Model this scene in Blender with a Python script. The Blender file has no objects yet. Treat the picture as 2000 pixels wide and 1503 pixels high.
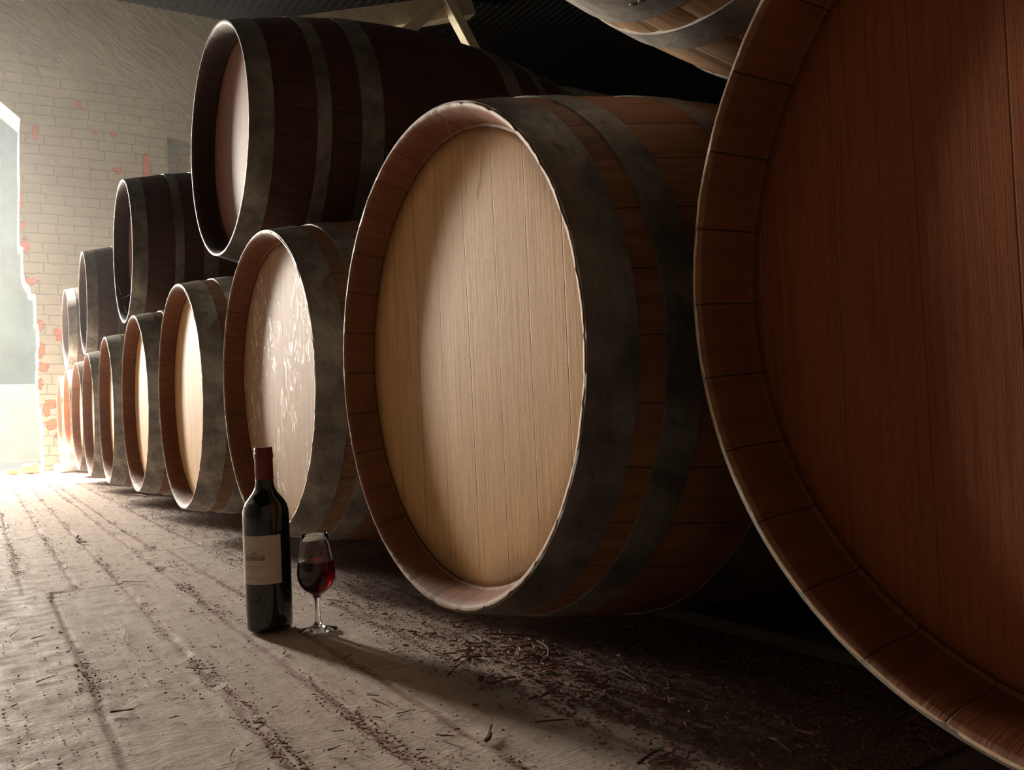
import bpy, bmesh, math, random
import numpy as np
from mathutils import Vector, Matrix, noise
random.seed(7)
sc = bpy.context.scene
C = bpy.context.collection
PI = math.pi

# ------------------------------------------------------------------ camera, world, light, exposure
CH = 0.348
yaw, pitch, roll = 0.554324, 0.02768, -0.046581
F = Vector((math.sin(yaw)*math.cos(pitch), math.cos(yaw)*math.cos(pitch), math.sin(pitch)))
R0 = Vector((math.cos(yaw), -math.sin(yaw), 0)); U0 = R0.cross(F)
Rv = R0*math.cos(roll)+U0*math.sin(roll); Uv = -R0*math.sin(roll)+U0*math.cos(roll)
cam = bpy.data.cameras.new('camera'); cam.sensor_width = 36; cam.lens = 1684.244/2000*36
cam.clip_start = 0.02
co = bpy.data.objects.new('camera', cam); C.objects.link(co)
co.matrix_world = Matrix(((Rv.x, Uv.x, -F.x, 0), (Rv.y, Uv.y, -F.y, 0), (Rv.z, Uv.z, -F.z, CH), (0, 0, 0, 1)))
sc.camera = co

w = bpy.data.worlds.new('sky'); sc.world = w; w.use_nodes = True
bg = w.node_tree.nodes['Background']
bg.inputs[0].default_value = (0.62, 0.80, 0.95, 1); bg.inputs[1].default_value = 0.9

def lamp(name, kind, energy, color, loc=(0, 0, 0), direction=(0, 0, -1), **kw):
    d = bpy.data.lights.new(name, kind); d.energy = energy; d.color = color
    for k, v in kw.items(): setattr(d, k, v)
    o = bpy.data.objects.new(name, d); C.objects.link(o); o.location = loc
    o.rotation_euler = Vector(direction).to_track_quat('-Z', 'Y').to_euler()
    return o
# low sun over the yard wall, through the doorway onto the boards
lamp('sun', 'SUN', 50.0, (1.0, 0.94, 0.84), direction=(0.6, -0.5, -0.62), angle=0.02)
# daylight standing in the part of the doorway left of the frame
lamp('doorway_daylight', 'AREA', 980.0, (1.0, 0.915, 0.79), loc=(-1.05, 8.95, 2.0),
     direction=(0.2, -1.0, -0.2), shape='RECTANGLE', size=0.6, size_y=2.3)
# weak fill light added at the unseen aisle wall, no window known there
lamp('added_fill', 'AREA', 3.0, (1.0, 0.90, 0.78), loc=(-3.17, 4.0, 3.3),
     direction=(1.0, 0.0, 0.0), shape='RECTANGLE', size=3.0, size_y=0.9)

sc.view_settings.view_transform = 'Standard'; sc.view_settings.look = 'None'
sc.view_settings.gamma = 1.0; sc.view_settings.use_curve_mapping = False
sc.view_settings.exposure = 0.0

# ------------------------------------------------------------------ helpers
def mesh_obj(name, verts, faces, mat, parent=None, smooth=None, uvs=None):
    me = bpy.data.meshes.new(name); me.from_pydata([tuple(v) for v in verts], [], faces); me.update()
    if mat: me.materials.append(mat)
    if smooth is not None:
        me.polygons.foreach_set('use_smooth', [True]*len(me.polygons))
        me.set_sharp_from_angle(angle=math.radians(smooth))
    o = bpy.data.objects.new(name, me); C.objects.link(o)
    if parent: o.parent = parent
    return o
def tag(o, label=None, cat=None, group=None, kind=None):
    if label: o['label'] = label
    if cat: o['category'] = cat
    if group: o['group'] = group
    if kind: o['kind'] = kind
    return o
def thing(name, loc, rz, label, cat, group=None):
    o = bpy.data.objects.new(name, None); C.objects.link(o); o.location = loc
    o.rotation_euler = (0, 0, rz); o.empty_display_size = 0.1
    return tag(o, label, cat, group)
def box_geo(x0, x1, y0, y1, z0, z1):
    v = [(x0,y0,z0),(x1,y0,z0),(x1,y1,z0),(x0,y1,z0),(x0,y0,z1),(x1,y0,z1),(x1,y1,z1),(x0,y1,z1)]
    f = [(0,3,2,1),(4,5,6,7),(0,1,5,4),(1,2,6,5),(2,3,7,6),(3,0,4,7)]
    return v, f
def bevel(o, wd=0.004, seg=2):
    m = o.modifiers.new('bevel', 'BEVEL'); m.width = wd; m.segments = seg; m.limit_method = 'ANGLE'
def beam(name, a, b, wid, dep, side, mat, parent=None, wob=0.0):
    """box timber from a to b; side = direction of its width"""
    a = Vector(a); b = Vector(b); d = (b-a).normalized()
    s = Vector(side); s = (s-d*s.dot(d)).normalized(); t = d.cross(s)
    vs = []; n = 8
    for i in range(n+1):
        p = a.lerp(b, i/n)
        for u, v in ((-1,-1),(1,-1),(1,1),(-1,1)):
            vs.append(p+s*u*wid/2*(1+random.uniform(-wob, wob))+t*v*dep/2*(1+random.uniform(-wob, wob)))
    fs = [(3,2,1,0), tuple(n*4+k for k in (0,1,2,3))]
    for i in range(n):
        for k in range(4):
            fs.append((i*4+k, i*4+(k+1)%4, i*4+4+(k+1)%4, i*4+4+k))
    o = mesh_obj(name, vs, fs, mat, parent); bevel(o, 0.006); return o
def revolve(profile, n, axis='x', fr=None, closed=False):
    """profile [(s, r)] turned about the axis; fr(i_profile, theta) -> (ds, dr)"""
    vs = []; fs = []; m = len(profile)
    for i, (s, r) in enumerate(profile):
        for k in range(n):
            th = 2*PI*k/n; ds, dr = fr(i, th, k) if fr else (0, 0)
            if axis == 'x': vs.append((s+ds, (r+dr)*math.cos(th), (r+dr)*math.sin(th)))
            else: vs.append(((r+dr)*math.cos(th), (r+dr)*math.sin(th), s+ds))
    rng = m if closed else m-1
    for i in range(rng):
        j = (i+1) % m
        for k in range(n):
            q = (i*n+k, i*n+(k+1)%n, j*n+(k+1)%n, j*n+k)
            fs.append(q if axis == 'z' else q[::-1])
    return vs, fs
def lathe_z(name, profile, n, mat, parent=None, smooth=40, capb=False, capt=False):
    vs, fs = revolve(profile, n, 'z')
    if capb: fs.append(tuple(reversed(range(n))))
    if capt: fs.append(tuple((len(profile)-1)*n+k for k in range(n)))
    return mesh_obj(name, vs, fs, mat, parent, smooth)

# ------------------------------------------------------------------ node helpers
class NT:
    def __init__(s, name):
        s.m = bpy.data.materials.new(name); s.m.use_nodes = True
        s.t = s.m.node_tree; s.b = s.t.nodes['Principled BSDF']; s.out = s.t.nodes['Material Output']
    def n(s, typ, **kw):
        nd = s.t.nodes.new('ShaderNode'+typ)
        for k, v in kw.items(): setattr(nd, k, v)
        return nd
    def link(s, a, b): s.t.links.new(a, b)
    def put(s, sock, v):
        if isinstance(v, bpy.types.NodeSocket): s.link(v, sock)
        elif v is not None:
            sock.default_value = v
    def math(s, op, a, b=None, c=None, clamp=False):
        nd = s.n('Math', operation=op, use_clamp=clamp); s.put(nd.inputs[0], a)
        if b is not None: s.put(nd.inputs[1], b)
        if c is not None: s.put(nd.inputs[2], c)
        return nd.outputs[0]
    def mix(s, fac, a, b, mode='MIX'):
        nd = s.n('Mix', data_type='RGBA', blend_type=mode)
        s.put(nd.inputs[0], fac); s.put(nd.inputs[6], a); s.put(nd.inputs[7], b); return nd.outputs[2]
    def ramp(s, fac, stops):
        nd = s.n('ValToRGB'); s.put(nd.inputs[0], fac); e = nd.color_ramp.elements
        while len(e) < len(stops): e.new(0.5)
        for el, (p, c) in zip(e, stops): el.position = p; el.color = c if len(c) == 4 else (*c, 1)
        return nd.outputs[0]
    def sm(s, v, lo, hi, a=0.0, b=1.0):
        nd = s.n('MapRange', interpolation_type='SMOOTHSTEP'); s.put(nd.inputs[0], v)
        nd.inputs[1].default_value = lo; nd.inputs[2].default_value = hi
        nd.inputs[3].default_value = a; nd.inputs[4].default_value = b; return nd.outputs[0]
    def co(s, kind='Object'): return s.n('TexCoord').outputs[kind]
    def xyz(s, v):
        nd = s.n('SeparateXYZ'); s.link(v, nd.inputs[0]); return nd.outputs
    def vec(s, x, y, z):
        nd = s.n('CombineXYZ'); s.put(nd.inputs[0], x); s.put(nd.inputs[1], y); s.put(nd.inputs[2], z); return nd.outputs[0]
    def scale(s, v, sx, sy, sz, off=None):
        nd = s.n('Mapping'); s.link(v, nd.inputs[0]); nd.inputs['Scale'].default_value = (sx, sy, sz)
        if off is not None: s.put(nd.inputs['Location'], off)
        return nd.outputs[0]
    def noise(s, v, sc_=5, det=4, rough=0.55, dist=0.0, out=0):
        nd = s.n('TexNoise'); s.link(v, nd.inputs['Vector']); nd.inputs['Scale'].default_value = sc_
        nd.inputs['Detail'].default_value = det; nd.inputs['Roughness'].default_value = rough
        nd.inputs['Distortion'].default_value = dist; return nd.outputs[out]
    def white(s, v, out=0):
        nd = s.n('TexWhiteNoise', noise_dimensions='3D'); s.put(nd.inputs['Vector'], v); return nd.outputs[out]
    def bump(s, h, strength=0.5, dist=0.01, normal=None):
        nd = s.n('Bump'); s.put(nd.inputs['Height'], h); nd.inputs['Strength'].default_value = strength
        nd.inputs['Distance'].default_value = dist
        if normal is not None: s.link(normal, nd.inputs['Normal'])
        return nd.outputs[0]
    def done(s, col=None, rough=None, normal=None, metal=None, spec=None):
        s.put(s.b.inputs['Base Color'], col); s.put(s.b.inputs['Roughness'], rough)
        s.put(s.b.inputs['Metallic'], metal); s.put(s.b.inputs['Specular IOR Level'], spec)
        if normal is not None: s.link(normal, s.b.inputs['Normal'])
        return s.m
def c4(r, g, b): return (r, g, b, 1)

def mat_head(name, base, dark, flakes=0.0, rim_dark=0.0, rough=0.62):
    k = NT(name); o = k.co(); x, y, z = k.xyz(o)
    rnd = k.n('ObjectInfo').outputs['Random']
    # boards run up and down, slightly uneven widths
    yy = k.math('ADD', y, k.math('MULTIPLY', k.noise(k.scale(o, 0, 3, 0.3), 2, 2), 0.03))
    yw = k.math('DIVIDE', yy, 0.078); cell = k.math('FLOOR', yw); fr = k.math('FRACT', yw)
    edge = k.math('MINIMUM', fr, k.math('SUBTRACT', 1.0, fr))
    seam = k.sm(edge, 0.0, 0.016, 1.0, 0.0)
    tone = k.white(k.vec(cell, rnd, 0.3))
    g1 = k.noise(k.scale(o, 1, 60, 2.2, k.vec(rnd, tone, k.math('MULTIPLY', tone, 9))), 3.2, 6, 0.62, 0.4)
    g2 = k.noise(k.scale(o, 1, 260, 7), 3, 3, 0.6)
    g3 = k.noise(k.scale(o, 1, 11, 3.0, k.vec(0, rnd, tone)), 2.2, 5, 0.6, 1.6)
    col = k.ramp(g1, [(0.28, dark), (0.52, base), (0.78, tuple(min(1, c*1.16) for c in base))])
    col = k.mix(k.math('MULTIPLY', g2, 0.35), col, c4(*[c*0.62 for c in base]))
    col = k.mix(k.sm(g3, 0.5, 0.75, 0.0, 0.28), col, c4(*[min(1, c*1.25) for c in base]))
    col = k.mix(k.math('MULTIPLY', tone, 0.22), col, c4(*dark))
    wf = k.noise(k.scale(o, 1, 9, 2.2, k.vec(0, tone, rnd)), 2.0, 3, 0.5, 3.2)
    ring = k.math('FRACT', k.math('MULTIPLY', wf, 14.0)); ring = k.sm(k.math('MINIMUM', ring, k.math('SUBTRACT', 1.0, ring)), 0.0, 0.20, 0.42, 0.0)
    col = k.mix(ring, col, c4(*[c*0.6 for c in base]))
    if rim_dark:  # boards go darker toward the rim of the head, edge broken by noise
        r = k.math('SQRT', k.math('ADD', k.math('MULTIPLY', y, y), k.math('MULTIPLY', z, z)))
        s_ = k.math('MULTIPLY', k.sm(k.math('ADD', r, k.math('MULTIPLY', k.noise(o, 7, 4), 0.08)), 0.315, 0.36), rim_dark)
        col = k.mix(s_, col, c4(0.10, 0.045, 0.02))
    col = k.mix(k.math('MULTIPLY', seam, 0.75), col, c4(0.08, 0.035, 0.015))
    h = k.math('ADD', k.math('MULTIPLY', g1, 0.5), k.math('MULTIPLY', g2, 0.35))
    h = k.math('SUBTRACT', h, k.math('MULTIPLY', seam, 0.5))
    rg = rough
    if flakes:
        f1 = k.noise(k.scale(o, 1, 26, 8), 1.6, 4, 0.55, 2.8)
        zone = k.sm(k.noise(k.scale(o, 1, 5, 2.6), 1.6, 2), 0.44, 0.56)
        f = k.math('MULTIPLY', k.sm(f1, 0.58, 0.615), k.math('MULTIPLY', zone, flakes))
        col = k.mix(f, col, c4(0.80, 0.76, 0.68)); h = k.math('ADD', h, k.math('MULTIPLY', f, 1.5))
        rg = k.math('SUBTRACT', rough, k.math('MULTIPLY', f, 0.2))
    return k.done(col, rg, k.bump(h, 0.28, 0.003), spec=0.2)

def mat_stave(name, base, dark, rough=0.6, dust=0.0):
    k = NT(name); o = k.co(); x, y, z = k.xyz(o)
    an = k.math('ADD', k.math('DIVIDE', k.math('ARCTAN2', z, y), 2*PI), 1.0)
    a30 = k.math('MULTIPLY', an, 30.0); cell = k.math('FLOOR', a30); fr = k.math('FRACT', a30)
    edge = k.math('MINIMUM', fr, k.math('SUBTRACT', 1.0, fr)); seam = k.sm(edge, 0.0, 0.014, 1.0, 0.0)
    rnd = k.n('ObjectInfo').outputs['Random']; tone = k.white(k.vec(cell, rnd, 0.7))
    v = k.vec(k.math('MULTIPLY', x, 4.0), k.math('MULTIPLY', an, 70.0), tone)
    g = k.noise(v, 2.5, 6, 0.65, 0.3); b = k.noise(o, 6, 4, 0.6)
    col = k.ramp(g, [(0.3, dark), (0.7, base)])
    col = k.mix(k.math('MULTIPLY', tone, 0.35), col, c4(*dark))
    col = k.mix(k.sm(b, 0.45, 0.7, 0.0, 0.45), col, c4(*[c*0.45 for c in dark]))
    if dust: col = k.mix(k.sm(k.noise(o, 14, 5, 0.7), 0.45, 0.75, 0.0, dust), col, c4(0.34, 0.30, 0.25))
    col = k.mix(seam, col, c4(0.01, 0.006, 0.004))
    h = k.math('SUBTRACT', k.math('MULTIPLY', g, 0.5), k.math('MULTIPLY', seam, 1.2))
    return k.done(col, rough, k.bump(h, 0.5, 0.004), spec=0.3)

def mat_hoop(name, base, rust, rough=0.55):
    k = NT(name); o = k.co(); 
    n1 = k.noise(o, 9, 6, 0.65, 0.5); n2 = k.noise(k.scale(o, 3, 1, 1), 38, 4, 0.7); n3 = k.noise(o, 3.0, 3, 0.5)
    col = k.ramp(n1, [(0.35, tuple(c*0.5 for c in base)), (0.52, base), (0.72, tuple(c*1.7 for c in base))])
    col = k.mix(k.sm(n2, 0.55, 0.7, 0.0, 0.5), col, c4(*[c*0.35 for c in base]))
    col = k.mix(k.sm(n3, 0.58, 0.72, 0.0, 0.35), col, c4(*rust))
    rg = k.ramp(n2, [(0.3, (rough-0.12,)*3), (0.8, (rough+0.2,)*3)])
    return k.done(col, rg, k.bump(k.math('ADD', n2, n1), 0.25, 0.002), metal=0.45, spec=0.4)

def simple(name, col, rough=0.7, ns=8, var=0.25, bump=0.3, bd=0.005, metal=0.0, stretch=(1, 1, 1), spec=0.3):
    k = NT(name); o = k.scale(k.co(), *stretch); n = k.noise(o, ns, 5, 0.6)
    c = k.ramp(n, [(0.3, tuple(v*(1-var) for v in col)), (0.7, tuple(min(1, v*(1+var)) for v in col))])
    return k.done(c, rough, k.bump(n, bump, bd), metal=metal, spec=spec)
M = {}
M['head'] = mat_head('oak_head', (0.66, 0.375, 0.155), (0.46, 0.225, 0.07), rim_dark=0.5)
M['head_flaked'] = mat_head('oak_head_flaked', (0.47, 0.275, 0.15), (0.34, 0.18, 0.09), flakes=1.0)
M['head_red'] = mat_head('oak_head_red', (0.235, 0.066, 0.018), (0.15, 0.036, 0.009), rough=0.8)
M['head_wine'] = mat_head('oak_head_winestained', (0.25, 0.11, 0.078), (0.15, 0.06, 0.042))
M['stave'] = mat_stave('oak_staves', (0.34, 0.155, 0.075), (0.19, 0.075, 0.035))
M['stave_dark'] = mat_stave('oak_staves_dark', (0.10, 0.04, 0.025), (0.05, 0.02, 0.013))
M['inner'] = mat_stave('oak_chime_inside', (0.27, 0.105, 0.042), (0.18, 0.062, 0.024))
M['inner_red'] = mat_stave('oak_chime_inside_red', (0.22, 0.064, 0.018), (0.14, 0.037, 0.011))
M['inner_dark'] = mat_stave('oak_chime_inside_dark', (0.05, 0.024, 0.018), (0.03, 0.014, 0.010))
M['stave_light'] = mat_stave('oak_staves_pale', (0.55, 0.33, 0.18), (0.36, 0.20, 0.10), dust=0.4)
M['stave_grey'] = mat_stave('oak_staves_dusty', (0.40, 0.24, 0.14), (0.22, 0.11, 0.06), dust=0.6)
M['end_grain'] = simple('worn_backlit_end_grain', (0.50, 0.34, 0.21), 0.6, 60, 0.25, 0.5, 0.001)  # worn stave ends, colour also lightened to suggest the backlit rim line
M['hoop'] = mat_hoop('galvanised_hoop', (0.19, 0.17, 0.145), (0.15, 0.08, 0.045))
M['hoop_mid'] = mat_hoop('galvanised_hoop_mid', (0.34, 0.315, 0.28), (0.24, 0.12, 0.07))  # mid-pale copy of the hoop metal
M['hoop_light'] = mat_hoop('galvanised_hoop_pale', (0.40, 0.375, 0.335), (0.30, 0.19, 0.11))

# painted brick wall -------------------------------------------------
def mat_wall(name, chips=(), plaster_z=None, base=(0.34, 0.325, 0.26)):
    k = NT(name); g = k.n('NewGeometry').outputs['Position']; x, y, z = k.xyz(g)
    u = k.math('ADD', x, y)                       # walls are axis aligned, so x+y runs along any of them
    wob = k.noise(k.vec(u, z, 0), 1.3, 3); wob2 = k.noise(k.vec(u, z, 3), 7, 3)
    zz = k.math('ADD', z, k.math('ADD', k.math('MULTIPLY', wob, 0.06), k.math('MULTIPLY', wob2, 0.022)))
    uu = k.math('ADD', u, k.math('MULTIPLY', wob2, 0.03))
    br = k.n('TexBrick', offset=0.5, offset_frequency=2, squash=0.55, squash_frequency=3)
    k.link(k.vec(uu, zz, 0), br.inputs['Vector'])
    br.inputs['Color1'].default_value = (1, 1, 1, 1); br.inputs['Color2'].default_value = (0.82, 0.82, 0.82, 1)
    br.inputs['Mortar'].default_value = (0, 0, 0, 1); br.inputs['Scale'].default_value = 1.0
    br.inputs['Mortar Size'].default_value = 0.006; br.inputs['Mortar Smooth'].default_value = 0.55
    br.inputs['Brick Width'].default_value = 0.26; br.inputs['Row Height'].default_value = 0.0875
    mort = br.outputs['Fac']
    nv = k.vec(u, 0, z)
    n1 = k.noise(nv, 2.2, 5, 0.6); n2 = k.noise(nv, 24, 5, 0.65)
    # diagonal brushed plaster high on the wall
    rot = k.n('Mapping'); k.link(nv, rot.inputs[0]); rot.inputs['Rotation'].default_value = (0, math.radians(-38), 0)
    rs = k.n('Mapping'); k.link(rot.outputs[0], rs.inputs[0]); rs.inputs['Scale'].default_value = (1.0, 1, 3.6)
    dg = k.noise(rs.outputs[0], 2.6, 6, 0.62, 1.4)
    if plaster_z is not None:
        e = k.math('ADD', k.math('ADD', z, k.math('MULTIPLY', x, 0.25)), k.math('MULTIPLY', n1, 0.8))
        pl = k.sm(e, plaster_z, plaster_z+0.7)
    else: pl = 0.0
    vis = k.math('MULTIPLY', mort, k.math('SUBTRACT', 1.0, pl)) if plaster_z is not None else mort
    col = k.ramp(n1, [(0.3, tuple(c*0.72 for c in base)), (0.7, base)])
    col = k.mix(k.math('MULTIPLY', k.math('SUBTRACT', 1.0, br.outputs['Color']), 0.25), col, c4(*[c*0.8 for c in base]))
    col = k.mix(k.math('MULTIPLY', vis, 0.42), col, c4(0.24, 0.21, 0.17))
    col = k.mix(k.sm(n2, 0.63, 0.75, 0.0, 0.25), col, c4(0.25, 0.23, 0.18))
    if plaster_z is not None:
        col = k.mix(k.math('MULTIPLY', pl, k.sm(dg, 0.5, 0.72, 0.0, 0.55)), col, c4(0.26, 0.235, 0.15))
        rd = k.math('MULTIPLY', k.sm(k.noise(nv, 3.5, 4), 0.60, 0.72), 0.35)
        col = k.mix(rd, col, c4(0.34, 0.22, 0.15))
    msk = None
    for (cx, cz, rx, rz) in chips:
        a = k.math('DIVIDE', k.math('SUBTRACT', x, cx), rx); b = k.math('DIVIDE', k.math('SUBTRACT', z, cz), rz)
        d = k.math('SQRT', k.math('ADD', k.math('MULTIPLY', a, a), k.math('MULTIPLY', b, b)))
        m_ = k.sm(k.math('ADD', d, k.math('MULTIPLY', k.math('SUBTRACT', n2, 0.5), 2.6)), 0.8, 1.0, 1.0, 0.0)
        msk = m_ if msk is None else k.math('MAXIMUM', msk, m_)
    h = k.math('SUBTRACT', k.math('MULTIPLY', n2, 0.25), k.math('MULTIPLY', vis, 1.0))
    if plaster_z is not None:
        h = k.math('ADD', h, k.math('MULTIPLY', k.math('MULTIPLY', pl, dg), 1.6))
    h = k.math('ADD', h, k.math('MULTIPLY', n1, 0.8))
    if msk is not None:
        col = k.mix(msk, col, c4(0.52, 0.12, 0.05)); h = k.math('SUBTRACT', h, k.math('MULTIPLY', msk, 1.0))
    return k.done(col, 0.85, k.bump(h, 1.0, 0.022), spec=0.15)

chips = [(0.83,3.235,.03,.03),(0.947,3.006,.02,.02),(1.103,3.007,.035,.025),(1.127,2.677,.04,.03),(1.373,2.80,.03,.03),
         (0.477,2.95,.02,.10),(1.373,2.72,.035,.16),(0.917,2.668,.012,.012),(0.63,1.15,.06,.035),(0.60,1.20,.04,.03),
         (0.47,0.90,.06,.045),(0.455,1.05,.045,.07),(0.40,1.64,.06,.035),(0.375,1.95,.035,.07),(0.345,2.33,.025,.10),
         (0.47,1.26,.03,.05),(0.53,0.57,.05,.04),(0.53,0.40,.05,.05),(0.60,0.30,.05,.03),(0.50,0.52,.03,.05),(0.36,2.12,.02,.05),(0.46,0.75,.02,.05)]
M['wall_brick'] = mat_wall('painted_brick', chips, plaster_z=3.75)
M['wall_plain'] = mat_wall('painted_brick_plain', (), None, (0.22, 0.19, 0.15))

M['whitewashed'] = simple('whitewashed_timber', (0.66, 0.58, 0.42), 0.7, 14, 0.15, 0.4, stretch=(1, 1, 1))
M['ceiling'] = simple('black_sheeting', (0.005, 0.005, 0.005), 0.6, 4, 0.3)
M['yard_wall'] = simple('yard_plaster', (0.26, 0.32, 0.33), 0.9, 1.6, 0.22, 0.5, 0.02)
M['yard_ground'] = simple('yard_concrete', (0.88, 0.86, 0.80), 0.9, 5, 0.1)
M['rail'] = simple('rail_timber', (0.13, 0.09, 0.06), 0.8, 10, 0.3, 0.5, stretch=(4, 0.5, 4))
M['twig'] = simple('bark_twig', (0.13, 0.065, 0.05), 0.8, 60, 0.4, 0.6, 0.002)
M['chip_pale'] = simple('pale_splinter', (0.55, 0.42, 0.28), 0.7, 60, 0.2)
M['debris'] = simple('bark_crumbs', (0.24, 0.115, 0.085), 0.85, 40, 0.45)
M['web'] = simple('dusty_cobweb', (0.6, 0.58, 0.55), 0.8, 60, 0.1)

# floor ------------------------------------------------------------
JY = 2.13
EDN = [-1.13,-1.0,-.86,-.73,-.59,-.45,-.31,-.17,-.02,.12,.26,.362,.441,.56,.70,.83,.97,1.1,1.24,1.4,1.55,1.7,1.85,2.0]
EDF = [-1.13,-.98,-.86,-.71,-.58,-.44,-.30,-.17,-.05,.07,.17,.258,.362,.405,.53,.66,.80,.94,1.08,1.22,1.38,1.52,1.68,1.84,2.0]
def mat_floor():
    k = NT('dusty_floorboards'); g = k.n('NewGeometry').outputs['Position']; x, y, z = k.xyz(g)
    at = k.n('Attribute', attribute_name='board'); bd = k.xyz(at.outputs['Vector'])   # x: board tone, y: closeness to a joint
    gr = k.noise(k.scale(g, 26, 1.6, 1, k.vec(bd[0], 0, 0)), 3, 6, 0.65, 0.5)
    fi = k.noise(g, 190, 4, 0.7); md = k.noise(g, 22, 5, 0.65); lg = k.noise(g, 2.4, 4, 0.55)
    wv = k.noise(k.scale(g, 40, 150, 1), 1.2, 3, 0.6, 0.6)           # saw marks across the boards
    col = k.ramp(gr, [(0.3, (0.42, 0.335, 0.285)), (0.55, (0.49, 0.395, 0.34)), (0.8, (0.54, 0.44, 0.385))])
    col = k.mix(k.math('MULTIPLY', bd[0], 0.25), col, c4(0.42, 0.37, 0.29))
    col = k.mix(k.sm(lg, 0.45, 0.65, 0.0, 0.5), col, c4(0.50, 0.42, 0.355))
    crumbs = k.math('MULTIPLY', k.sm(md, 0.50, 0.64), k.sm(lg, 0.38, 0.66, 0.25, 0.75))
    col = k.mix(k.math('MULTIPLY', crumbs, k.sm(fi, 0.45, 0.6)), col, c4(0.15, 0.085, 0.07))
    near = k.math('MULTIPLY', bd[1], k.sm(k.math('ADD', md, bd[1]), 0.55, 1.1))
    col = k.mix(k.math('MULTIPLY', near, 0.75), col, c4(0.22, 0.115, 0.095))
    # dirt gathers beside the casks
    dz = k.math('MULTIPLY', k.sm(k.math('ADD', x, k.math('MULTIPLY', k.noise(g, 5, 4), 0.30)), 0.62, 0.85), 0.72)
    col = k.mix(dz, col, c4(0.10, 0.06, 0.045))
    h = k.math('ADD', k.math('MULTIPLY', gr, 0.2), k.math('MULTIPLY', fi, 0.3))
    h = k.math('ADD', h, k.math('MULTIPLY', wv, 0.3)); h = k.math('ADD', h, k.math('MULTIPLY', md, 0.9))
    rg = k.ramp(md, [(0.35, (0.62,)*3), (0.65, (0.9,)*3)])
    return k.done(col, rg, k.bump(h, 0.65, 0.004), spec=0.15)
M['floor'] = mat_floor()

def build_floor():
    def axis(lo, hi, n0, dense):
        return None
    xs = []
    for a, b, st in ((-3.2, -1.2, .2), (-1.2, -.1, .02), (-.1, 1.0, .0055), (1.0, 2.0, .02), (2.0, 9.5, .25)):
        xs += list(np.arange(a, b-1e-6, st))
    xs.append(9.5)
    ys = []
    for a, b, st in ((-3.0, .4, .2), (.4, 2.6, .011), (2.6, 4.5, .03), (4.5, 9.0, .08)):
        ys += list(np.arange(a, b-1e-6, st))
    ys.append(9.0)
    rng = random.Random(3); hN = [rng.uniform(-.0009, .0009) for _ in range(40)]; hF = [rng.uniform(-.0009, .0009) for _ in range(40)]
    tN = [rng.random() for _ in range(40)]; tF = [rng.random() for _ in range(40)]
    hN[10] = -0.0012; hN[9] = 0.0012
    V = []; A = []
    for y in ys:
        for x in xs:
            wobx = x + 0.006*noise.noise(Vector((x*2, y*1.5, 0)))+0.003*noise.noise(Vector((x*8, y*9, 4)))
            jy = JY-0.08*x+0.004*noise.noise(Vector((x*9, 0, 2)))
            nearj = 0.02 < x < 0.30
            jy2 = 2.62-0.22*(x-.3)
            use_n = y < (jy if x < 0.262 else (jy2 if x > 0.362 else 1e3 if x < 0.362 and False else jy2))
            E_, H_, T_ = (EDN, hN, tN) if use_n else (EDF, hF, tF)
            i = 0
            while i < len(E_) and wobx > E_[i]: i += 1
            lo = E_[i-1] if i > 0 else -9; hi = E_[i] if i < len(E_) else 99
            d = min(wobx-lo, hi-wobx)
            dj = abs(y-(jy if x < 0.262 else jy2))
            d = min(d, dj*0.8)
            z = H_[i] if -1.2 < x < 2.0 else 0
            z += 0.0008*noise.noise(Vector((x*14, y*3, 1)))+0.0005*noise.noise(Vector((x*60, y*30, 1)))
            if d < 0.005: z -= 0.0030*(1-d/0.005)**0.7*(0.4+0.9*abs(noise.noise(Vector((x*3, y*2.3, 11)))))
            # crumbs heaped along the joints
            hp = max(0, noise.noise(Vector((x*16, y*16, 7)))+0.25)*max(0, 1-d/0.03)
            z += 0.004*hp*(0.6+0.8*abs(noise.noise(Vector((x*120, y*120, 5)))))
            z -= 0.002
            V.append((x, y, z)); A.append((T_[i], max(0, 1-d/0.009), 0))
    nx = len(xs); Fc = [(j*nx+i, j*nx+i+1, (j+1)*nx+i+1, (j+1)*nx+i) for j in range(len(ys)-1) for i in range(nx-1)]
    o = mesh_obj('floor', V, Fc, M['floor'], smooth=60)
    at = o.data.attributes.new('board', 'FLOAT_VECTOR', 'POINT'); at.data.foreach_set('vector', np.array(A, 'f').ravel())
    return tag(o, kind='structure')
build_floor()

# dusty air of the loft
hz = bpy.data.materials.new('dusty_air'); hz.use_nodes = True; ht = hz.node_tree
ht.nodes.remove(ht.nodes['Principled BSDF']); vs_ = ht.nodes.new('ShaderNodeVolumeScatter')
vs_.inputs['Anisotropy'].default_value = 0.55; vs_.inputs['Color'].default_value = (1, 0.99, 0.97, 1)
gp = ht.nodes.new('ShaderNodeNewGeometry'); sx = ht.nodes.new('ShaderNodeSeparateXYZ'); mr = ht.nodes.new('ShaderNodeMapRange')
mr.interpolation_type = 'SMOOTHSTEP'; mr.inputs[1].default_value = 2.2; mr.inputs[2].default_value = 8.2; mr.inputs[3].default_value = 0.0; mr.inputs[4].default_value = 0.017
ht.links.new(gp.outputs['Position'], sx.inputs[0]); ht.links.new(sx.outputs[1], mr.inputs[0]); ht.links.new(mr.outputs[0], vs_.inputs['Density'])
ht.links.new(vs_.outputs[0], ht.nodes['Material Output'].inputs['Volume'])
hv, hf = box_geo(-3.1, 1.75, 2.2, 8.42, 0.02, 3.45)
tag(mesh_obj('air_haze', hv, hf, hz), 'thin dusty haze hanging in the light from the doorway', 'haze', kind='stuff')
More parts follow.
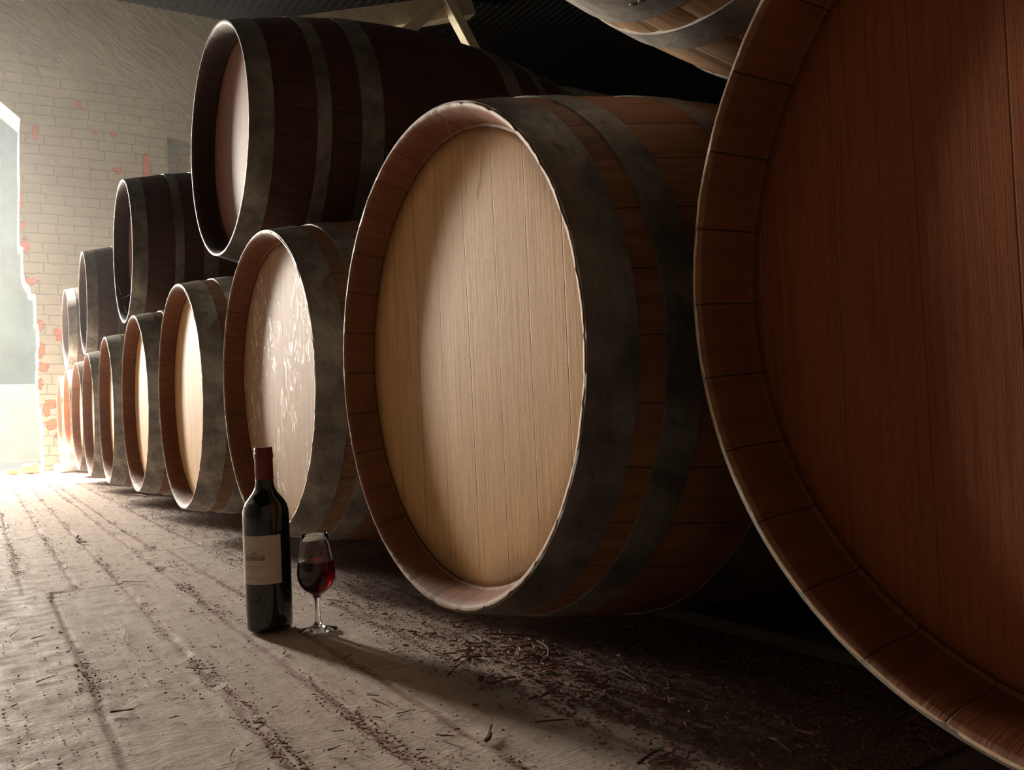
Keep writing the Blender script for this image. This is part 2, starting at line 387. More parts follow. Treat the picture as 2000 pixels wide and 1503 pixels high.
# walls ------------------------------------------------------------
WY = 8.45; WT = 0.42; ZT = 4.26
jamb = [(0.463,0.0),(0.462,0.30),(0.474,0.31),(0.466,0.396),(0.454,0.47),(0.458,0.529),(0.440,0.545),(0.442,0.70),(0.434,0.71),(0.440,0.882),(0.448,0.90),(0.444,1.05),(0.458,1.08),(0.455,1.259),
        (0.440,1.28),(0.442,1.436),(0.439,1.525),(0.402,1.535),(0.398,1.59),(0.372,1.625),(0.353,1.69),(0.351,1.80),(0.357,1.929),(0.334,1.945),(0.329,2.002),(0.334,2.206),(0.345,2.40),(0.349,2.741),(0.356,2.95),(0.366,3.046)]
def arch():
    pts = [(0.219, 3.176), (0.0, 3.35), (-0.25, 3.50), (-0.55, 3.60), (-0.85, 3.63), (-1.15, 3.60), (-1.45, 3.50), (-1.7, 3.35), (-1.95, 3.3), (-2.1, 3.3)]
    return pts[:-2]+[(-2.2, 3.28), (-2.95, 3.1)]
opening = jamb+arch()+[(-2.95, 0.0)]
def wall_back():
    # outline: whole wall minus the opening, as a polygon triangulated by bmesh
    bm = bmesh.new()
    outer = [(9.5, -0.02), (9.5, ZT), (-3.2, ZT), (-3.2, -0.02), (-2.95, -0.02)]
    ring = [(0.463, -0.02)]
    poly = [(9.5, -0.02), (9.5, ZT), (-3.2, ZT), (-3.2, -0.02), (-2.95, -0.02)]+list(reversed(opening[:-1]))[0:]+[(0.463, -0.02)]
    # niche hole is a separate recess added in front of its own frame: cut it as a slit polygon
    vs = [bm.verts.new((x, WY, z)) for x, z in poly]
    f = bm.faces.new(vs)
    r = bmesh.ops.extrude_face_region(bm, geom=[f])
    nv = [g for g in r['geom'] if isinstance(g, bmesh.types.BMVert)]
    bmesh.ops.translate(bm, verts=nv, vec=(0, WT, 0))
    bmesh.ops.recalc_face_normals(bm, faces=bm.faces)
    bmesh.ops.triangulate(bm, faces=[g for g in bm.faces if len(g.verts) > 4], ngon_method='EAR_CLIP')
    me = bpy.data.meshes.new('wall_back'); bm.to_mesh(me); bm.free(); me.materials.append(M['wall_brick'])
    o = bpy.data.objects.new('wall_back', me); C.objects.link(o); tag(o, kind='structure'); return o
wb = wall_back()
def slab(name, dims, mat, kind='structure'):
    v, f = box_geo(*dims); return tag(mesh_obj(name, v, f, mat), kind=kind)
# cut the niche out of the back wall
nv, nf = box_geo(1.56, 2.30, WY-0.1, WY+0.14, 2.20, 3.045)
cut = mesh_obj('niche_cutter', nv, nf, None)
md = wb.modifiers.new('niche', 'BOOLEAN'); md.object = cut; md.operation = 'DIFFERENCE'; md.solver = 'EXACT'
dg = bpy.context.evaluated_depsgraph_get(); me2 = bpy.data.meshes.new_from_object(wb.evaluated_get(dg))
wb.modifiers.clear(); wb.data = me2; bpy.data.objects.remove(cut)
nb = thing('wall_cabinet', (1.90, WY+0.13, 2.30), 0, 'small weathered wooden frame set in the wall niche behind the highest barrel', 'frame')
for nm, d in (('frame_stile', (-0.12, -0.06, -0.05, 0.0, 0.0, 0.62)), ('frame_stile', (0.20, 0.26, -0.05, 0.0, 0.0, 0.62)),
              ('frame_rail', (-0.06, 0.20, -0.05, 0.0, 0.55, 0.62)), ('back_panel', (-0.06, 0.20, -0.02, 0.0, 0.0, 0.55))):
    v, f = box_geo(*d)
    bevel(mesh_obj(nm, v, f, M['chip_pale'] if nm != 'back_panel' else M['whitewashed'], nb), 0.003)

slab('wall_left', (-3.4, -3.2, -3.2, WY+WT, -0.02, ZT), M['wall_plain'])
slab('wall_right', (9.5, 9.7, -3.2, WY+WT, -0.02, ZT), M['wall_plain'])
slab('wall_front', (-3.4, 9.7, -3.4, -3.2, -0.02, ZT), M['wall_plain'])
def ceiling():
    xs = np.arange(-3.4, 9.71, 0.019); V = []; Fc = []
    for y in (-3.4, 9.2):
        for i, x in enumerate(xs): V.append((x, y, ZT-0.002+0.009*math.cos(i*PI/2)))
    n = len(xs)
    for i in range(n-1): Fc.append((i, i+1, n+i+1, n+i))
    m = len(V)
    V += [(-3.4, -3.4, ZT+.08), (9.7, -3.4, ZT+.08), (9.7, 9.2, ZT+.08), (-3.4, 9.2, ZT+.08)]
    Fc.append((m, m+1, m+2, m+3))
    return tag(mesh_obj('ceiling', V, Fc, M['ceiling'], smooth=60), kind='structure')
ceiling()
# the yard outside
slab('trim_1', (-7, 6, 9.0, 12.6, -0.16, -0.03), M['yard_ground'])
slab('trim_2', (-7, 6, 12.6, 12.9, -0.2, 5.0), M['yard_wall'])
slab('trim_3', (-7, 6, 12.52, 12.6, -0.1, 0.95), M['yard_ground'])  # near-white skirting added so the wall foot looks blown out by sun

# made-up window frame around the added fill light, out of view
wn = tag(bpy.data.objects.new('added_window_1', None), kind='structure'); C.objects.link(wn); wn.location = (-3.2, 4.0, 3.3)
for d in ((0, .08, -1.6, 1.6, .45, .55), (0, .08, -1.6, 1.6, -.55, -.45), (0, .08, -1.6, -1.5, -.45, .45), (0, .08, 1.5, 1.6, -.45, .45), (.04, .07, -.52, -.48, -.45, .45), (.04, .07, .48, .52, -.45, .45)):
    v, f = box_geo(*d); bevel(mesh_obj('added_window_frame', v, f, M['whitewashed'], wn), 0.004)

# whitewashed roof timbers under the ceiling
tr = thing('roof_truss', (3.76, 7.05, 4.2), 0, 'whitewashed timber roof brace with two struts above the highest barrel', 'roof truss')
def tb(name, a, b, wd, dp, side):
    o = tr.location
    return beam(name, Vector(a)-o, Vector(b)-o, wd, dp, side, M['whitewashed'], tr, 0.01)
tb('tie_beam', (1.72, 7.0, 3.40), (4.05, 7.0, 4.18), 0.15, 0.20, (0, 1, 0))
tb('strut', (3.72, 6.90, 4.12), (3.25, 6.90, 3.68), 0.10, 0.10, (0, 1, 0))
tb('strut', (3.74, 6.88, 4.14), (4.10, 6.88, 3.55), 0.10, 0.10, (0, 1, 0))
tb('post', (1.74, 7.0, 0.0), (1.74, 7.0, 3.50), 0.14, 0.14, (0, 1, 0))
tb('hanger', (3.76, 7.0, 4.02), (3.76, 7.0, 4.255), 0.14, 0.12, (0, 1, 0))

# ------------------------------------------------------------------ barrels
NS = 30; SUB = 10; NA = NS*SUB
def radius(s, Rh, Rb, L): return Rb-(Rb-Rh)*((s-L/2)/(L/2))**2
def barrel_parts(root, Rh, Rb, L, g, bands, mats, seed, rag=1.0, zc=0.42):
    rng = random.Random(seed); off = rng.uniform(0, 50)
    hs = list(np.linspace(0.0, L, 41))
    prof = [(s, radius(s, Rh, Rb, L)) for s in hs]
    chime = [(0.0, Rh-.0030), (.0035, Rh-.0068), (.016, Rh-.013), (g*0.8, Rh-.019), (g-.004, Rh-.021), (g-.003, Rh-.0245), (g+.006, Rh-.0245), (g+.007, Rh-.0215), (g+.02, Rh-.022)]
    prof_full = list(reversed(chime))+prof+[(L-s, r) for s, r in chime]
    nc = len(chime)
    def fr(i, th, k):
        ds = dr = 0.0
        j = k % SUB
        outer = nc <= i < nc+len(prof)
        if j == 0: dr -= 0.0012 if outer else -0.0004
        if outer: dr -= 0.0011*(abs(j-SUB/2)/(SUB/2))**2        # each stave is a touch flat
        if i in (nc-1, nc):                                       # the worn rim
            nn = noise.noise(Vector((math.cos(th)*9+off, math.sin(th)*9, 0)))
            n2 = noise.noise(Vector((math.cos(th)*60+off, math.sin(th)*60, 3)))
            ds += rag*(0.0006*nn+0.0014*max(0, n2)); dr += rag*0.0005*n2
        return ds, dr
    vs, fs = revolve(prof_full, NA, 'x', fr)
    staves = mesh_obj('staves', vs, fs, mats['stave'], root, 50)
    staves.data.materials.append(M['end_grain']); staves.data.materials.append(mats['inner'])
    for p in staves.data.polygons:
        i = p.vertices[0]//NA; ii = sorted({v//NA for v in p.vertices})
        if ii[0] == nc-1 and ii[-1] <= nc: p.material_index = 1
        elif ii[0] < nc-2 or ii[-1] > nc+len(prof): p.material_index = 2
    staves.location = (0, 0, zc)
    # front and rear heads with a bevelled edge
    for front in (True, False):
        hp = [(g+.016, Rh-.030), (g+.004, Rh-.0205), (g+.0015, Rh-.023), (g, Rh-.034), (g, Rh*0.75), (g, Rh*0.5), (g, Rh*0.25), (g, 0.0005)]
        if not front: hp = [(L-s, r) for s, r in hp]
        hv, hf = revolve(hp, 120, 'x')
        if front: hf = [q[::-1] for q in hf]
        h = mesh_obj('head', hv, hf, mats['head'], root, 50); h.location = (0, 0, zc)
    for (a, b) in bands:
        for mir in (False, True):
            n = 5; pr = []
            for q in range(n+1):
                s = a+(b-a)*q/n; pr.append((L-s if mir else s, radius(s, Rh, Rb, L)+.0022))
            inner = [(s, r-.0042) for s, r in reversed(pr)]
            hv, hf = revolve(pr+inner, 150, 'x', lambda i, th, k: (0.0008*math.sin(th*2+off), 0.0), closed=True)
            if mir: hf = [q[::-1] for q in hf]
            # overlapping riveted end
            base = rng.uniform(-0.5, 0.5)-PI/2
            for rv in (0, 1):
                th = base+rv*0.05; s = (a+b)/2; r = radius(s, Rh, Rb, L)+.0018
                s = L-s if mir else s
                e1 = Vector((0, -math.sin(th), math.cos(th))); e0 = Vector((0, math.cos(th), math.sin(th)))
                m0 = len(hv)
                for rr, hh in ((.004, 0), (.0034, .0010), (.0001, .0014)):
                    for q in range(8):
                        p = Vector((s, 0, 0))+e0*(r+hh)+(Vector((1, 0, 0))*math.cos(q*PI/4)+e1*math.sin(q*PI/4))*rr
                        hv.append(tuple(p))
                for ring in (0, 1):
                    for q in range(8): hf.append((m0+ring*8+q, m0+ring*8+(q+1) % 8, m0+ring*8+8+(q+1) % 8, m0+ring*8+8+q))
            o = mesh_obj('hoop', hv, hf, mats['hoop'], root, 40); o.location = (0, 0, zc)

LB = 1.0435
LOWBANDS = [(.0014, .062), (.097, .142), (.265, .315)]
UPBANDS = [(-.0008, .057), (.158, .192), (.268, .325)]
def barrel(b, low, label, group, mats, seed, rag=1.0, g=None, name='wine_barrel', bands=None):
    x, y, z, a = b; Rb = 0.4005 if low else 0.380; Rh = 0.34 if low else 0.3056
    zc = z+CH
    t = thing(name, (x, y, zc-Rb), -a, label, 'barrel', group)
    barrel_parts(t, Rh, Rb, LB, g or (0.046 if low else 0.060), bands or (LOWBANDS if low else UPBANDS), mats, seed, rag, zc=Rb)
    return t
def copy_thing(src, b, low, label):
    x, y, z, a = b; Rb = 0.4005 if low else 0.380
    r = src.copy(); C.objects.link(r); r.location = (x, y, z+CH-Rb); r.rotation_euler = (0, 0, -a); r['label'] = label
    for ch in list(src.children):
        c = ch.copy(); C.objects.link(c); c.parent = r
    return r
G1 = 'wine barrels of the floor row'; G2 = 'wine barrels of the upper row'
SM = dict(inner=M['inner'], stave=M['stave'], head=M['head'], hoop=M['hoop'])
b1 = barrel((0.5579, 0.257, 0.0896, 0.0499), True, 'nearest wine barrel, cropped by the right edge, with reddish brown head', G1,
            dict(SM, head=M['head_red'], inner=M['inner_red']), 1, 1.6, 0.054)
b2 = barrel((0.536, 1.0641, 0.0733, -0.0112), True, 'large wine barrel with fully visible sunlit oak head and dark galvanised hoops', G1, SM, 2, 1.2)
b3 = barrel((0.5484, 1.960, 0.0852, -0.020), True, 'floor barrel directly behind the wine bottle, its oak head flecked with white marks', G1,
            dict(SM, head=M['head_flaked'], stave=M['stave_grey'], hoop=M['hoop_mid']), 3, 1.2)
b4 = barrel((0.5189, 2.778, 0.0849, 0.0017), True, 'floor barrel just left of the one behind the bottle, pale head half lit', G1,
            dict(SM, hoop=M['hoop_light'], stave=M['stave_grey']), 4, 1.0)
rest = [((0.5145, 3.634, 0.0888, 0.0039), 'floor barrel under the right flank of the second upper barrel'),
        ((0.5057, 4.4446, 0.0829, 0.0223), 'floor barrel under the left flank of the second upper barrel'),
        ((0.5162, 5.3365, 0.0778, 0.0122), 'floor barrel under the right flank of the third upper barrel'),
        ((0.5288, 6.1422, 0.0818, -0.0051), 'floor barrel under the left flank of the third upper barrel'),
        ((0.5409, 7.0208, 0.0875, 0.011), 'floor barrel second from the doorway, with cobweb at its lower rim'),
        ((0.5500, 7.84, 0.0840, 0.02), 'floor barrel nearest the doorway and brick wall, glowing orange at its rim')]
for b, lab in rest: copy_thing(b4, b, True, lab)
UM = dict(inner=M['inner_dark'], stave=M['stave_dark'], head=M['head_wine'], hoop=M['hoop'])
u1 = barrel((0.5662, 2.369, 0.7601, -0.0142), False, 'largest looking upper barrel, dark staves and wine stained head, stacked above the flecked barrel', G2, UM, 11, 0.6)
for b, lab in [((0.5476, 4.0447, 0.7593, 0.0088), 'second upper barrel, narrow bright white head, left of the big dark one'),
               ((0.5479, 5.7357, 0.7544, 0.0234), 'third upper barrel, between the bright headed one and the farthest'),
               ((0.5803, 7.4176, 0.7652, 0.0002), 'farthest upper barrel, small, against the brick wall by the doorway')]:
    copy_thing(u1, b, False, lab)

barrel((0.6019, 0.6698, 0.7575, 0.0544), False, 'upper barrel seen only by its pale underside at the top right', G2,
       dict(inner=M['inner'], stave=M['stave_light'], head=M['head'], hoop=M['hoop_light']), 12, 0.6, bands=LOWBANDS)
# runners the barrels lie on
for i, (x, y0, y1, h, lab) in enumerate([(0.98, -0.6, 1.55, 0.021, 'timber runner under the front of the two nearest barrels'),
        (1.20, -0.6, 1.55, 0.023, 'timber runner under the back of the two nearest barrels'),
        (0.98, 1.57, 8.30, 0.031, 'long timber runner under the front of the far floor barrels'),
        (1.20, 1.57, 8.30, 0.033, 'long timber runner under the back of the far floor barrels')]):
    v, f = box_geo(-.05, .05, 0, y1-y0, 0, h-0.001)
    o = mesh_obj('timber_runner', v, f, M['rail']); o.location = (x, y0, 0.001); bevel(o, .004)
    tag(o, lab, 'timber', 'timber runners under the barrels')
v, f = box_geo(0, 0.20, 0, 0.42, 0, 0.065)
o = mesh_obj('stone_block', v, f, M['yard_ground']); o.location = (0.53, 7.93, 0.0); bevel(o, .008)
tag(o, 'low pale block on the floor under the farthest barrels', 'block')

# ------------------------------------------------------------------ bottle
BX, BY = 0.404, 1.455
bt = thing('wine_bottle', (BX, BY, 0.002), 0, 'dark green glass wine bottle with red capsule and cream label standing on the boards', 'bottle')
k = NT('bottle_glass'); k.done(c4(0.004, 0.010, 0.006), 0.06, spec=0.6); M['bottle'] = k.m
k.b.inputs['Coat Weight'].default_value = 0.3
k = NT('capsule_foil'); nn = k.noise(k.co(), 60, 3); k.done(k.ramp(nn, [(0.3, (0.13, 0.012, 0.015)), (0.7, (0.17, 0.018, 0.02))]), 0.38, spec=0.5); M['capsule'] = k.m
k = NT('label_paper'); nn = k.noise(k.co(), 90, 4); k.done(k.ramp(nn, [(0.3, (0.56, 0.47, 0.39)), (0.7, (0.62, 0.53, 0.45))]), 0.6, k.bump(nn, 0.1, 0.0005), spec=0.25); M['label'] = k.m
k = NT('label_ink'); nn = k.noise(k.co(), 300, 2); k.done(k.ramp(nn, [(0.3, (0.24, 0.15, 0.12)), (0.7, (0.40, 0.29, 0.24))]), 0.6); M['ink'] = k.m
RB = 0.0378
body = [(.006, .0005), (.0055, .012), (.003, .024), (.0, .030), (.0005, .034), (.004, .0368), (.010, RB-.0002), (.05, RB), (.15, RB), (.188, RB), (.196, .0372), (.204, .0352),
        (.211, .0318), (.217, .0275), (.222, .0235), (.227, .0198), (.232, .0170), (.238, .0152), (.246, .0142), (.262, .0138), (.290, .0136), (.2985, .0136), (.2995, .012), (.2995, .0005)]
lathe_z('glass_body', body, 72, M['bottle'], bt, 35)
cap = [(.250, .0144), (.251, .0149), (.282, .0147), (.2825, .0158), (.291, .0158), (.292, .0150), (.2985, .0149), (.3012, .0140), (.3018, .0005)]
lathe_z('capsule', cap, 64, M['capsule'], bt, 35)
lathe_z('capsule_band', [(.2478, .0143), (.2478, .0151), (.2500, .0151), (.2500, .0143)], 64, M['capsule'], bt, 35)
# camera-facing azimuth of the label
az0 = math.atan2(-BY, -BX)
def wrap(name, a0, a1, z0, z1, r, mat, parent, n=24, m=2, arc=None):
    V = []; Fc = []
    for j in range(m):
        for i in range(n+1):
            a = a0+(a1-a0)*i/n; t = i/n
            lo, hi = (z0, z1) if arc is None else (arc(t), arc(t)+(z1-z0))
            z = lo+(hi-lo)*j/(m-1)
            V.append((r*math.cos(a), r*math.sin(a), z))
    N = len(V)
    V += [(x*(r-.00012)/r, y*(r-.00012)/r, z) for x, y, z in V]
    for j in range(m-1):
        for i in range(n):
            a = j*(n+1)+i; Fc.append((a, a+1, a+n+2, a+n+1)); Fc.append((N+a, N+a+n+1, N+a+n+2, N+a+1))
    for i in range(n):
        Fc.append((i+1, i, N+i, N+i+1)); q = (m-1)*(n+1)+i; Fc.append((q, q+1, N+q+1, N+q))
    Fc.append((0, n+1, N+n+1, N)); Fc.append((n, N+n, N+2*n+1, 2*n+1))
    return mesh_obj(name, V, Fc, mat, parent, 30)
# seen from the camera, azimuth grows to the right
LR = az0+math.radians(35); LL = az0-math.radians(95)
lab = wrap('front_label', LL, LR, .079, .158, RB+.0003, M['label'], bt)
ce = az0-math.radians(30)
def ink(a0, a1, z0, z1, arc=None): return wrap('label_print', ce+math.radians(a0), ce+math.radians(a1), z0, z1, RB+.0006, M['ink'], lab, 16, 2, arc)
ink(-32, 24, .1180, .1255)
ink(-32, 24, .1275, .1283)
ink(-26, 26, 0, .0010, arc=lambda t: .1310+.0055*math.sin(PI*min(1, t*1.0)))
ink(-10, 4, .1283, .1315)
ink(-24, 20, .1080, .1088); ink(-16, 12, .1035, .1042)
ink(-42, 50, .0885, .0889)
wrap('back_label', az0+math.radians(100), az0+math.radians(190), .085, .158, RB+.0003, M['label'], bt)

# ------------------------------------------------------------------ wine glass
GX, GY = 0.463, 1.384
gt = thing('wine_glass', (GX, GY, 0.002), 0, 'small stemmed tasting glass half full of red wine beside the bottle', 'glass')
k = NT('clear_glass'); k.done(c4(1, 1, 1), 0.0); k.b.inputs['Transmission Weight'].default_value = 1.0; k.b.inputs['IOR'].default_value = 1.47; M['glass'] = k.m
k = NT('red_wine'); k.done(c4(0.42, 0.004, 0.012), 0.0); k.b.inputs['Transmission Weight'].default_value = 1.0; k.b.inputs['IOR'].default_value = 1.34
va = k.n('VolumeAbsorption'); va.inputs['Color'].default_value = (0.75, 0.02, 0.04, 1); va.inputs['Density'].default_value = 190
k.link(va.outputs[0], k.out.inputs['Volume']); M['wine'] = k.m
outer = [(.0000, .0005), (.0000, .0300), (.0007, .0312), (.0016, .0308), (.0032, .0230), (.0065, .0110), (.0105, .0068), (.0160, .0048), (.028, .0041), (.045, .0042), (.053, .0050),
         (.058, .0085), (.0625, .0150), (.068, .0215), (.075, .0265), (.083, .0296), (.091, .0307), (.100, .0304), (.112, .0288), (.128, .0256), (.145, .0224), (.1555, .0208)]
inner = [(.1560, .0204), (.1555, .0200), (.145, .0216), (.128, .0248), (.112, .0280), (.100, .0295), (.091, .0298), (.083, .0287), (.075, .0256), (.068, .0205), (.0635, .0140), (.0608, .0070), (.0600, .0005)]
lathe_z('glass_bowl', [p for p in outer if p[0] >= .053]+inner+[(.0535, .0005)], 64, M['glass'], gt, 50)
lathe_z('stem', [(.0100, .0005)]+[p for p in outer if .0105 <= p[0] <= .053]+[(.0534, .0005)], 48, M['glass'], gt, 50)
lathe_z('foot', [p for p in outer if p[0] <= .0066]+[(.0098, .0070), (.0098, .0005)], 64, M['glass'], gt, 50)
LV = .113
wp = [(.0598, .0005), (.0607, .0072), (.0633, .0145), (.0678, .0208), (.0749, .0259), (.083, .0290), (.091, .0301), (.100, .0298), (.112, .0283), (LV, .0281), (LV-.0006, .0260), (LV-.0007, .0005)]
lathe_z('wine', wp, 64, M['wine'], gt, 50)

# ------------------------------------------------------------------ crumbs, chips, twigs
def place_density(x, y):
    d = 0.08
    E_ = EDN if y < JY else EDF
    dj = min(abs(x-e) for e in E_)
    d += 2.2*math.exp(-(dj/0.010)**2)*max(0, 0.35+noise.noise(Vector((x*5, y*5, 1)))*2)
    d += 2.2*max(0, min(1, (x-0.50)/0.16))
    d *= 0.25+max(0, 0.5+1.4*noise.noise(Vector((x*7, y*3.5, 9))))
    return d
def crumbs(seed, n):
    rng = random.Random(seed); V = []; Fc = []; cnt = 0
    while cnt < n:
        y = 0.5+7.0*rng.random()**2.2; x = rng.uniform(-0.1, 0.95)
        if math.hypot(x-BX, y-BY) < .04 or math.hypot(x-GX, y-GY) < .034: continue
        if rng.random() > place_density(x, y): continue
        cnt += 1
        L = rng.uniform(.0010, .0042) if rng.random() < .9 else rng.uniform(.004, .013)
        Wd = rng.uniform(.0005, .0016); H = rng.uniform(.0005, .0018)
        th = rng.gauss(-0.25, 0.8) if rng.random() < .6 else rng.uniform(0, PI); tl = rng.uniform(-.3, .3)
        c, s = math.cos(th), math.sin(th); m0 = len(V)
        for a, b, h in ((-1, -1, 0), (1, -.6, 0), (1.1, .7, 0), (-.9, 1, 0), (-.7, -.5, 1), (.8, -.3, 1), (.7, .4, 1), (-.8, .5, 1)):
            u = a*L/2*rng.uniform(.8, 1.2); v = b*Wd/2*rng.uniform(.7, 1.3)
            V.append((x+u*c-v*s, y+u*s+v*c, max(-.001, h*H+u*tl+.0005)))
        Fc += [tuple(m0+q for q in f) for f in ((4,5,6,7),(0,1,5,4),(1,2,6,5),(2,3,7,6),(3,0,4,7),(3,2,1,0))]
    return V, Fc
V_, F_ = crumbs(5, 34000)
rng = random.Random(8)
for q in range(420):                                   # coarser bark heaped under the rim of the big barrel
    x = rng.gauss(0.635, 0.05); y = rng.uniform(0.72, 1.25)+0.1*rng.gauss(0, 1); L = rng.uniform(.004, .022); Wd = rng.uniform(.001, .0034); H = rng.uniform(.001, .003)
    if y > 1.3 and x < .52: continue
    th = rng.uniform(0, PI); c, s_ = math.cos(th), math.sin(th); m0 = len(V_); z0 = rng.uniform(0, .004); tl = rng.uniform(-.25, .25)
    for a, b, h in ((-1, -1, 0), (1, -.6, 0), (1.1, .7, 0), (-.9, 1, 0), (-.7, -.5, 1), (.8, -.3, 1), (.7, .4, 1), (-.8, .5, 1)):
        u = a*L/2*rng.uniform(.8, 1.2); v = b*Wd/2*rng.uniform(.7, 1.3)
        V_.append((x+u*c-v*s_, y+u*s_+v*c, max(-.001, z0+h*H+u*tl)))
    F_ += [tuple(m0+q_ for q_ in f) for f in ((4,5,6,7),(0,1,5,4),(1,2,6,5),(2,3,7,6),(3,0,4,7),(3,2,1,0))]
tag(mesh_obj('bark_crumbs', V_, F_, M['debris']), 'brown bark crumbs and dirt scattered along the floorboard joints', 'debris', kind='stuff')

def twig(x, y, L, th, r, mat, label, name='twig', bend=0.15):
    """a broken twig lying on the boards: a tapering, slightly bent six-sided rod"""
    V = []; Fc = []; n = 7; rng = random.Random(int(x*1e4+y*1e3)); bz = rng.uniform(0, .004)
    for i in range(n+1):
        t = i/n; u = (t-.5)*L; v = bend*L*(math.sin(t*PI*1.3+x*9)-.5)*.4; rr = r*(1-.45*t)*rng.uniform(.75, 1.2)
        for q in range(6):
            a = q*PI/3; V.append((u, v+rr*math.cos(a), r+bz*t+rr*.8*math.sin(a)))
    for i in range(n):
        for q in range(6): Fc.append((i*6+q, i*6+(q+1) % 6, i*6+6+(q+1) % 6, i*6+6+q))
    Fc.append(tuple(reversed(range(6)))); Fc.append(tuple(n*6+q for q in range(6)))
    o = mesh_obj(name, V, Fc, mat, None, 50); o.location = (x, y, 0.001); o.rotation_euler = (0, 0, th)
    return tag(o, label, 'twig', 'broken twigs on the boards')
def fl(px, py):
    v = F+Rv*((px-1000)/1684.244)-Uv*((py-751.5)/1684.244); s = -CH/v.z; return v.x*s, v.y*s
def twig_px(p0, p1, r, mat, label):
    a = Vector(fl(*p0)); b = Vector(fl(*p1)); m = (a+b)/2; d = b-a
    return twig(m.x, m.y, d.length, math.atan2(d.y, d.x), r, mat, label)
TW = [((215,1395),(262,1388),.0020,'twig','thick dark twig beside the board joint at lower left'),
      ((70,1335),(105,1325),.0012,'twig','thin crooked twig on the leftmost board'),
      ((945,1452),(963,1425),.0028,'twig','upright looking dark twig fragment at bottom centre'),
      ((855,1437),(885,1447),.0016,'twig','short brown stick left of the bottom centre fragment'),
      ((1046,1411),(1112,1411),.0014,'twig','straight thin reddish stick lying right of bottom centre'),
      ((868,1322),(905,1300),.0016,'twig','curved twig at the tip of the bottle shadow'),
      ((1055,1255),(1080,1290),.0020,'twig','stick pointing at the viewer before the big sunlit barrel'),
      ((960,1240),(1130,1252),.0022,'twig','long dark twig under the rim of the big sunlit barrel'),
      ((930,1245),(945,1262),.0030,'twig','chunky bark piece under the rim of the big sunlit barrel'),
      ((455,1465),(458,1493),.0010,'twig','thin stalk pointing at the viewer at bottom left centre'),
      ((650,1430),(672,1434),.0010,'twig','tiny stick on the middle board, below the bottle'),
      ((815,1467),(832,1468),.0012,'twig','tiny flat stick near the bottom edge'),
      ((237,1136),(286,1138),.0014,'chip_pale','pale splinter on the board joint left of the bottle'),
      ((580,1165),(620,1160),.0001,'twig',''),
      ((362,1306),(420,1310),.0010,'twig','thin twig along the third board joint'),
      ((552,1280),(556,1272),.0016,'twig','small upright fragment in front of the bottle base'),
      ((775,1395),(812,1393),.0010,'twig','thin straight stick beneath the bottle shadow'),
      ((720,1358),(738,1368),.0022,'twig','dark bark nugget beneath the bottle shadow'),
      ((640,1468),(665,1464),.0012,'twig','short twig near the bottom edge below the bottle'),
      ((60,1250),(90,1243),.0012,'twig','short twig on the far left board'),
      ((20,1245),(32,1236),.0012,'twig','twig bit at the left frame edge'),
      ((240,1230),(278,1270),.0009,'twig','hair-thin curved stem on the second board'),
      ((1240,1495),(1290,1470),.0024,'twig','dark twig at the lower end of the floor crack'),
      ((1170,1300),(1250,1330),.0016,'twig','faint twig in the shade of the big sunlit barrel'),
      ((250,967),(292,970),.0050,'twig','dark bark strip on the floor beneath the middle floor barrels'),
      ((150,1050),(170,1062),.0050,'twig','dark clump in the joint of the left boards')]
for p0, p1, r, m_, lab_ in TW:
    if lab_: twig_px(p0, p1, r, M[m_], lab_)

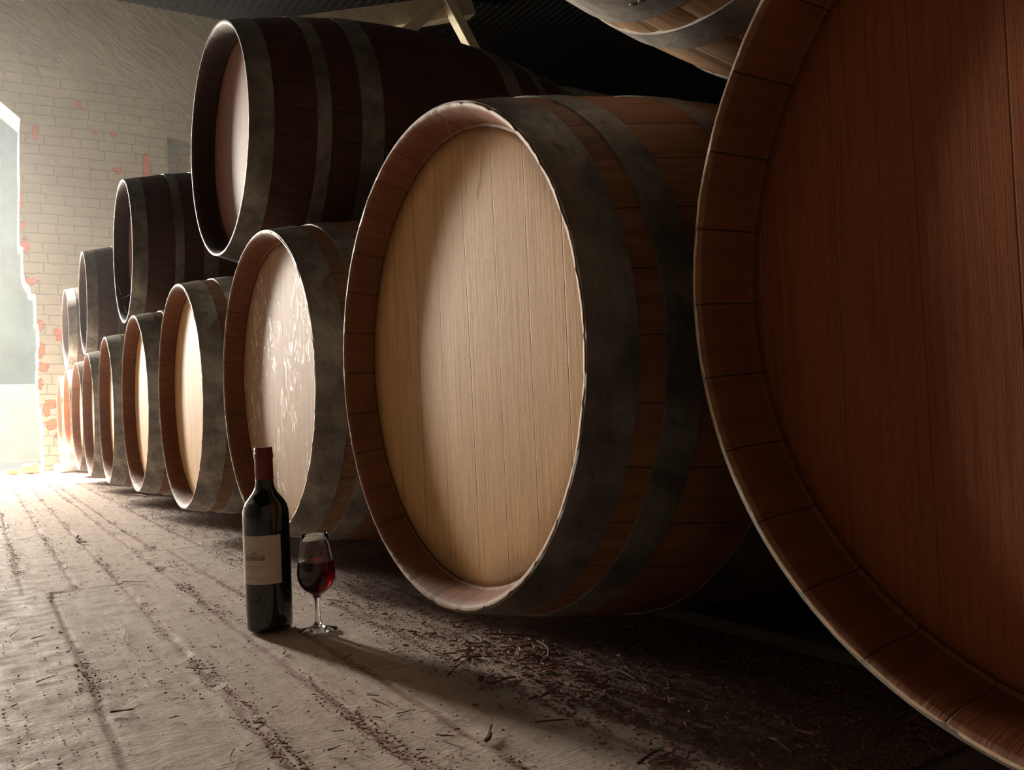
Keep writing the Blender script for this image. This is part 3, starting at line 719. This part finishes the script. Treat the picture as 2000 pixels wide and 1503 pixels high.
# dusty cobwebs: a few sagging strands each
def cobweb(px_strands, X, label):
    V = []; Fc = []
    for pts in px_strands:
        P = []
        for (px, py, dx) in pts:
            v = F+Rv*((px-1000)/1684.244)-Uv*((py-751.5)/1684.244); t = (X+dx)/v.x; P.append(Vector((v.x*t, v.y*t, CH+v.z*t)))
        Q = []
        for i in range(len(P)-1):
            for q in range(6): Q.append(P[i].lerp(P[i+1], q/6))
        Q.append(P[-1]); m0 = len(V); rr = 0.00028*(Q[0].y/1.0)**0.5
        for q in Q:
            for a in range(4): V.append((q.x+rr*math.cos(a*PI/2), q.y+rr*math.sin(a*PI/2)*.7, q.z+rr*math.sin(a*PI/2)*.7))
        for i in range(len(Q)-1):
            for a in range(4): Fc.append((m0+i*4+a, m0+i*4+(a+1) % 4, m0+i*4+4+(a+1) % 4, m0+i*4+4+a))
    o = mesh_obj('cobweb', V, Fc, M['web']); tag(o, label, 'cobweb', 'dusty cobwebs on the barrels')
cobweb([[(868, 222, .006), (880, 262, .02), (898, 300, .036), (915, 390, .043)]], 0.536, 'fine cobweb strand inside the top rim of the big sunlit barrel')
cobweb([[(762, 912, .041), (790, 895, .035), (812, 872, .043)], [(722, 940, .02), (740, 930, .04), (762, 912, .041)]], 0.536, 'short cobweb strand low on the left of the big sunlit barrel')
cobweb([[(232, 560, .01), (240, 590, .03), (247, 612, .012)], [(230, 585, .01), (244, 580, .03), (254, 575, .01)]], 0.5476, 'cobweb in the bottom of the second upper barrel')

# rubble by the door jamb
def lump(x, y, sx, sy, sz, seed, label):
    bm = bmesh.new(); bmesh.ops.create_icosphere(bm, subdivisions=4, radius=1.0)
    for v in bm.verts:
        c = v.co; d = 1+0.28*noise.noise(c*1.1+Vector((seed, 0, 0)))+0.10*noise.noise(c*3.5+Vector((0, seed, 0)))
        p = Vector((max(-.8, min(.8, c.x*d)), max(-.8, min(.8, c.y*d)), max(-.75, min(.7, c.z*d))))
        v.co = Vector((p.x*sx, p.y*sy, (p.z+.75)*sz))
    me = bpy.data.meshes.new('rubble_stone'); bm.to_mesh(me); bm.free(); me.materials.append(M['rubble'])
    o = bpy.data.objects.new('rubble_stone', me); C.objects.link(o); o.location = (x, y, 0.0); o.rotation_euler = (0, 0, seed)
    tag(o, label, 'stone', 'rubble by the door jamb')
M['rubble'] = simple('broken_brick', (0.50, 0.30, 0.17), 0.9, 20, 0.35, 0.5)
lump(0.36, 8.20, .11, .08, .055, 1.3, 'larger broken brick lying on the floor at the foot of the door jamb')
lump(0.22, 8.22, .07, .05, .030, 4.1, 'small broken brick lying left of the larger one by the door jamb')
